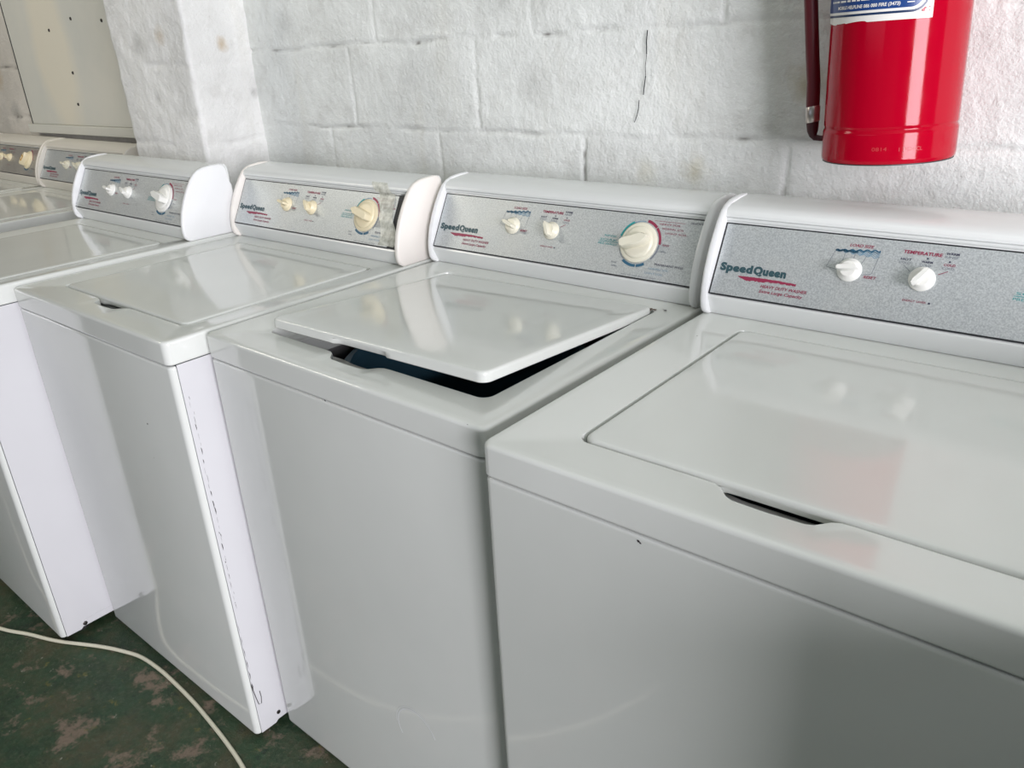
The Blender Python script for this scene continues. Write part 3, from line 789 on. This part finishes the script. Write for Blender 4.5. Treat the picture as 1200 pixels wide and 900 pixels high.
def cyl_patch(mb, m, a0, a1, z0, z1, r, rad=(0, 0), n=24, zf=None):
    """rectangular patch on the cylinder; zf(t) offsets the lower edge; rad rounds the lower corners"""
    pts = []
    for i in range(n+1):
        t = i/n; a = a0+(a1-a0)*t
        s = a*r; dl = (a-a0)*r; dr = (a1-a)*r; lo = z0
        if rad[0] and dl < rad[0]: lo = z0+rad[0]-math.sqrt(max(0, rad[0]**2-(rad[0]-dl)**2))
        if rad[1] and dr < rad[1]: lo = z0+rad[1]-math.sqrt(max(0, rad[1]**2-(rad[1]-dr)**2))
        if zf: lo += zf(t)
        pts.append((a, lo, z1))
    for (a, l0, h0), (b, l1, h1) in zip(pts, pts[1:]):
        mb.poly([on_cyl(a, l0, r), on_cyl(b, l1, r), on_cyl(b, h1, r), on_cyl(a, h0, r)], m)
LZ = .1960
slope = lambda t: -.004*t
mb = MB(); A0, A1 = R_(-88), R_(40)
rnd = random.Random(4)
cyl_patch(mb, M_LWHITE, A0, A1, LZ, LZ+.16, RB+.0004, n=60, zf=lambda t: slope(t)+.0016*math.sin(t*14)*(t < .6)+(.0012 if .33 < t < .42 else 0))
cyl_patch(mb, M_LINE, A0+.06, A1-.06, LZ+.0085, LZ+.15, RB+.0007, (0, .022), zf=slope, n=60)
cyl_patch(mb, M_LWHITE, A0+.085, A1-.09, LZ+.0115, LZ+.15, RB+.0010, (0, .020), zf=slope, n=60)
cyl_patch(mb, M_LBLUE, A0+.09, A1-.14, LZ+.0150, LZ+.15, RB+.0013, (0, .016), zf=slope, n=60)
TT = lambda a, b: on_cyl(A0+a/RB, LZ+b-.004*(a/RB)/(A1-A0), RB+.0016)
def ctext(m, body, a, b, size, fit, **k):
    vs, fs = text_pts(body, size, **k); x0 = min(q[0] for q in vs); x1 = max(q[0] for q in vs); s = fit/(x1-x0)
    i0 = mb.add([TT(a+(q[0]-x0)*s, b+q[1]) for q in vs])
    for f_ in fs: mb.face([i0+i for i in f_], m)
ctext(M_LWHITE, 'MOBILE HELPLINE 086 000 FIRE (3473)', .0718, .0185, .0060, .095, offset=.00015, shear=.1)
# further lines too small to read: broken strokes
for r_ in range(6):
    z_ = .0275+.0075*r_; a = .052+.006*rnd.random()
    while a < .180:
        l = rnd.uniform(.004, .013)
        mb.poly([TT(a, z_), TT(a+l, z_), TT(a+l, z_+.0024), TT(a, z_+.0024)], M_LWHITE); a += l+rnd.uniform(.0015, .003)
mb.poly([TT(.1750, .0205), TT(.1840, .0205), TT(.1840, .0217), TT(.1750, .0217)], M_LWHITE)
for (a, b, s) in ((.196, .010, .0022), (.198, .0125, .0016), (.2035, .0135, .0009), (.2035, .0095, .0008)):
    mb.poly([TT(a+s*math.cos(k*PI/4), b+s*math.sin(k*PI/4)) for k in range(8)], M_RED)
mb.build('label', ex, 0)['label'] = 'white sticker with blue printed panel'
mb = MB(); cyl_patch(mb, M_LWHITE, R_(43), R_(95), LZ+.0175, LZ+.10, RB+.0004); mb.build('side_sticker', ex, 0)
# stamped batch characters on the skirt
mb2 = mb; mb = MB()
TT = lambda a, b: on_cyl(R_(2)+a/.0945, b, .0948)
M_REDL = mat('worn_red_stamp', (.50, .045, .05), .35)
ctext(M_REDL, '0814', 0, .020, .0075, .020); ctext(M_REDL, '1 11204CL', .036, .019, .0075, .032)
mb.build('stamped_number', ex, 0)
# hose hanging on the left, crimp, and elbow to its clip
def tube(mb, pts, rad, m, seg=16):
    pts = [Vector(p) for p in pts]; rings = []
    ref = Vector((0, 1, 0))
    for i, p in enumerate(pts):
        t = (pts[min(i+1, len(pts)-1)]-pts[max(i-1, 0)]).normalized()
        a = t.cross(ref).normalized(); b = t.cross(a).normalized(); r = rad[i] if isinstance(rad, (list, tuple)) else rad
        rings.append([tuple(p+a*math.cos(2*PI*k/seg)*r+b*math.sin(2*PI*k/seg)*r) for k in range(seg)])
    mb.rings(rings, m)
def ext_local(x, y, z):    # world point (z on the washer-top scale) to the extinguisher's own frame
    v = Vector((x, y, z+H0))-EXC; return Matrix.Rotation(R_(2.3), 3, 'Y') @ v
hp = [(.0735, .74, .52), (.0770, .74, .462), (.0865, .74, .3895), (.0930, .74, .345), (.0955, .74, .307)]
mb = MB(); tube(mb, [ext_local(*p) for p in [(.14, .735, .80), (.085, .738, .76), (.070, .74, .68), (.0705, .74, .59)]+hp], .0103, M_HOSE); mb.build('hose', ex, 40)
mb = MB(); tube(mb, [ext_local(*p) for p in [(.0955, .74, .308), (.0958, .74, .3065), (.0972, .74, .285), (.0975, .74, .2835)]], [.0103, .0112, .0112, .0103], M_ALU); mb.build('hose_crimp', ex, 40)
mb = MB(); tube(mb, [ext_local(*p) for p in [(.0975, .74, .284), (.0990, .74, .270), (.1005, .74, .264), (.104, .74, .260), (.112, .74, .259), (.135, .74, .258)]], [.0098, .0085, .0065, .0050, .0042, .0040], M_HOSE_D); mb.build('nozzle', ex, 40)
# wall hook that carries it
mb = MB(); mb.box((0, .100, .50), (.04, .015, .12), M_GASK); mb.box((0, .060, .556), (.02, .095, .006), M_GASK); mb.build('bracket', ex, 0, bevel=.002)

# ------------------------------------------------------------------ cord on the floor
M_CORD = mat('cream_cord', (0.62, 0.60, 0.47), .45)
cpts = [(-3.2, -.62), (-2.6, -.50), (-2.05, -.33), (-1.75, -.235), (-1.562, -.196), (-1.4646, -.158), (-1.375, -.125), (-1.2673, -.072), (-1.20, -.045), (-1.139, -.028), (-1.06, -.0235), (-.9894, -.0258), (-.91, -.031), (-.838, -.039), (-.7366, -.053), (-.6501, -.070), (-.55, -.10), (-.40, -.18), (-.25, -.32), (-.12, -.60), (-.05, -1.1)]
def catmull(P, n=8):
    out = []
    for i in range(1, len(P)-2):
        p0, p1, p2, p3 = [Vector((*q, 0)) for q in P[i-1:i+3]]
        for k in range(n):
            t = k/n; out.append(.5*((2*p1)+(-p0+p2)*t+(2*p0-5*p1+4*p2-p3)*t*t+(-p0+3*p1-3*p2+p3)*t**3))
    out.append(Vector((*P[-2], 0))); return out
mb = MB(); pts = [(p.x, p.y, .0048) for p in catmull(cpts)]
rg = []
tube_pts = [Vector(p) for p in pts]
for i, p in enumerate(tube_pts):
    t = (tube_pts[min(i+1, len(pts)-1)]-tube_pts[max(i-1, 0)]).normalized(); a = Vector((0, 0, 1)); b = t.cross(a).normalized()
    rg.append([tuple(p+a*math.cos(2*PI*k/12)*.0046+b*math.sin(2*PI*k/12)*.0046) for k in range(12)])
mb.rings(rg, M_CORD)
tag(mb.build('power_cord', None, 60), 'thin cream cord curving across the green floor in front of the washers', 'cord')
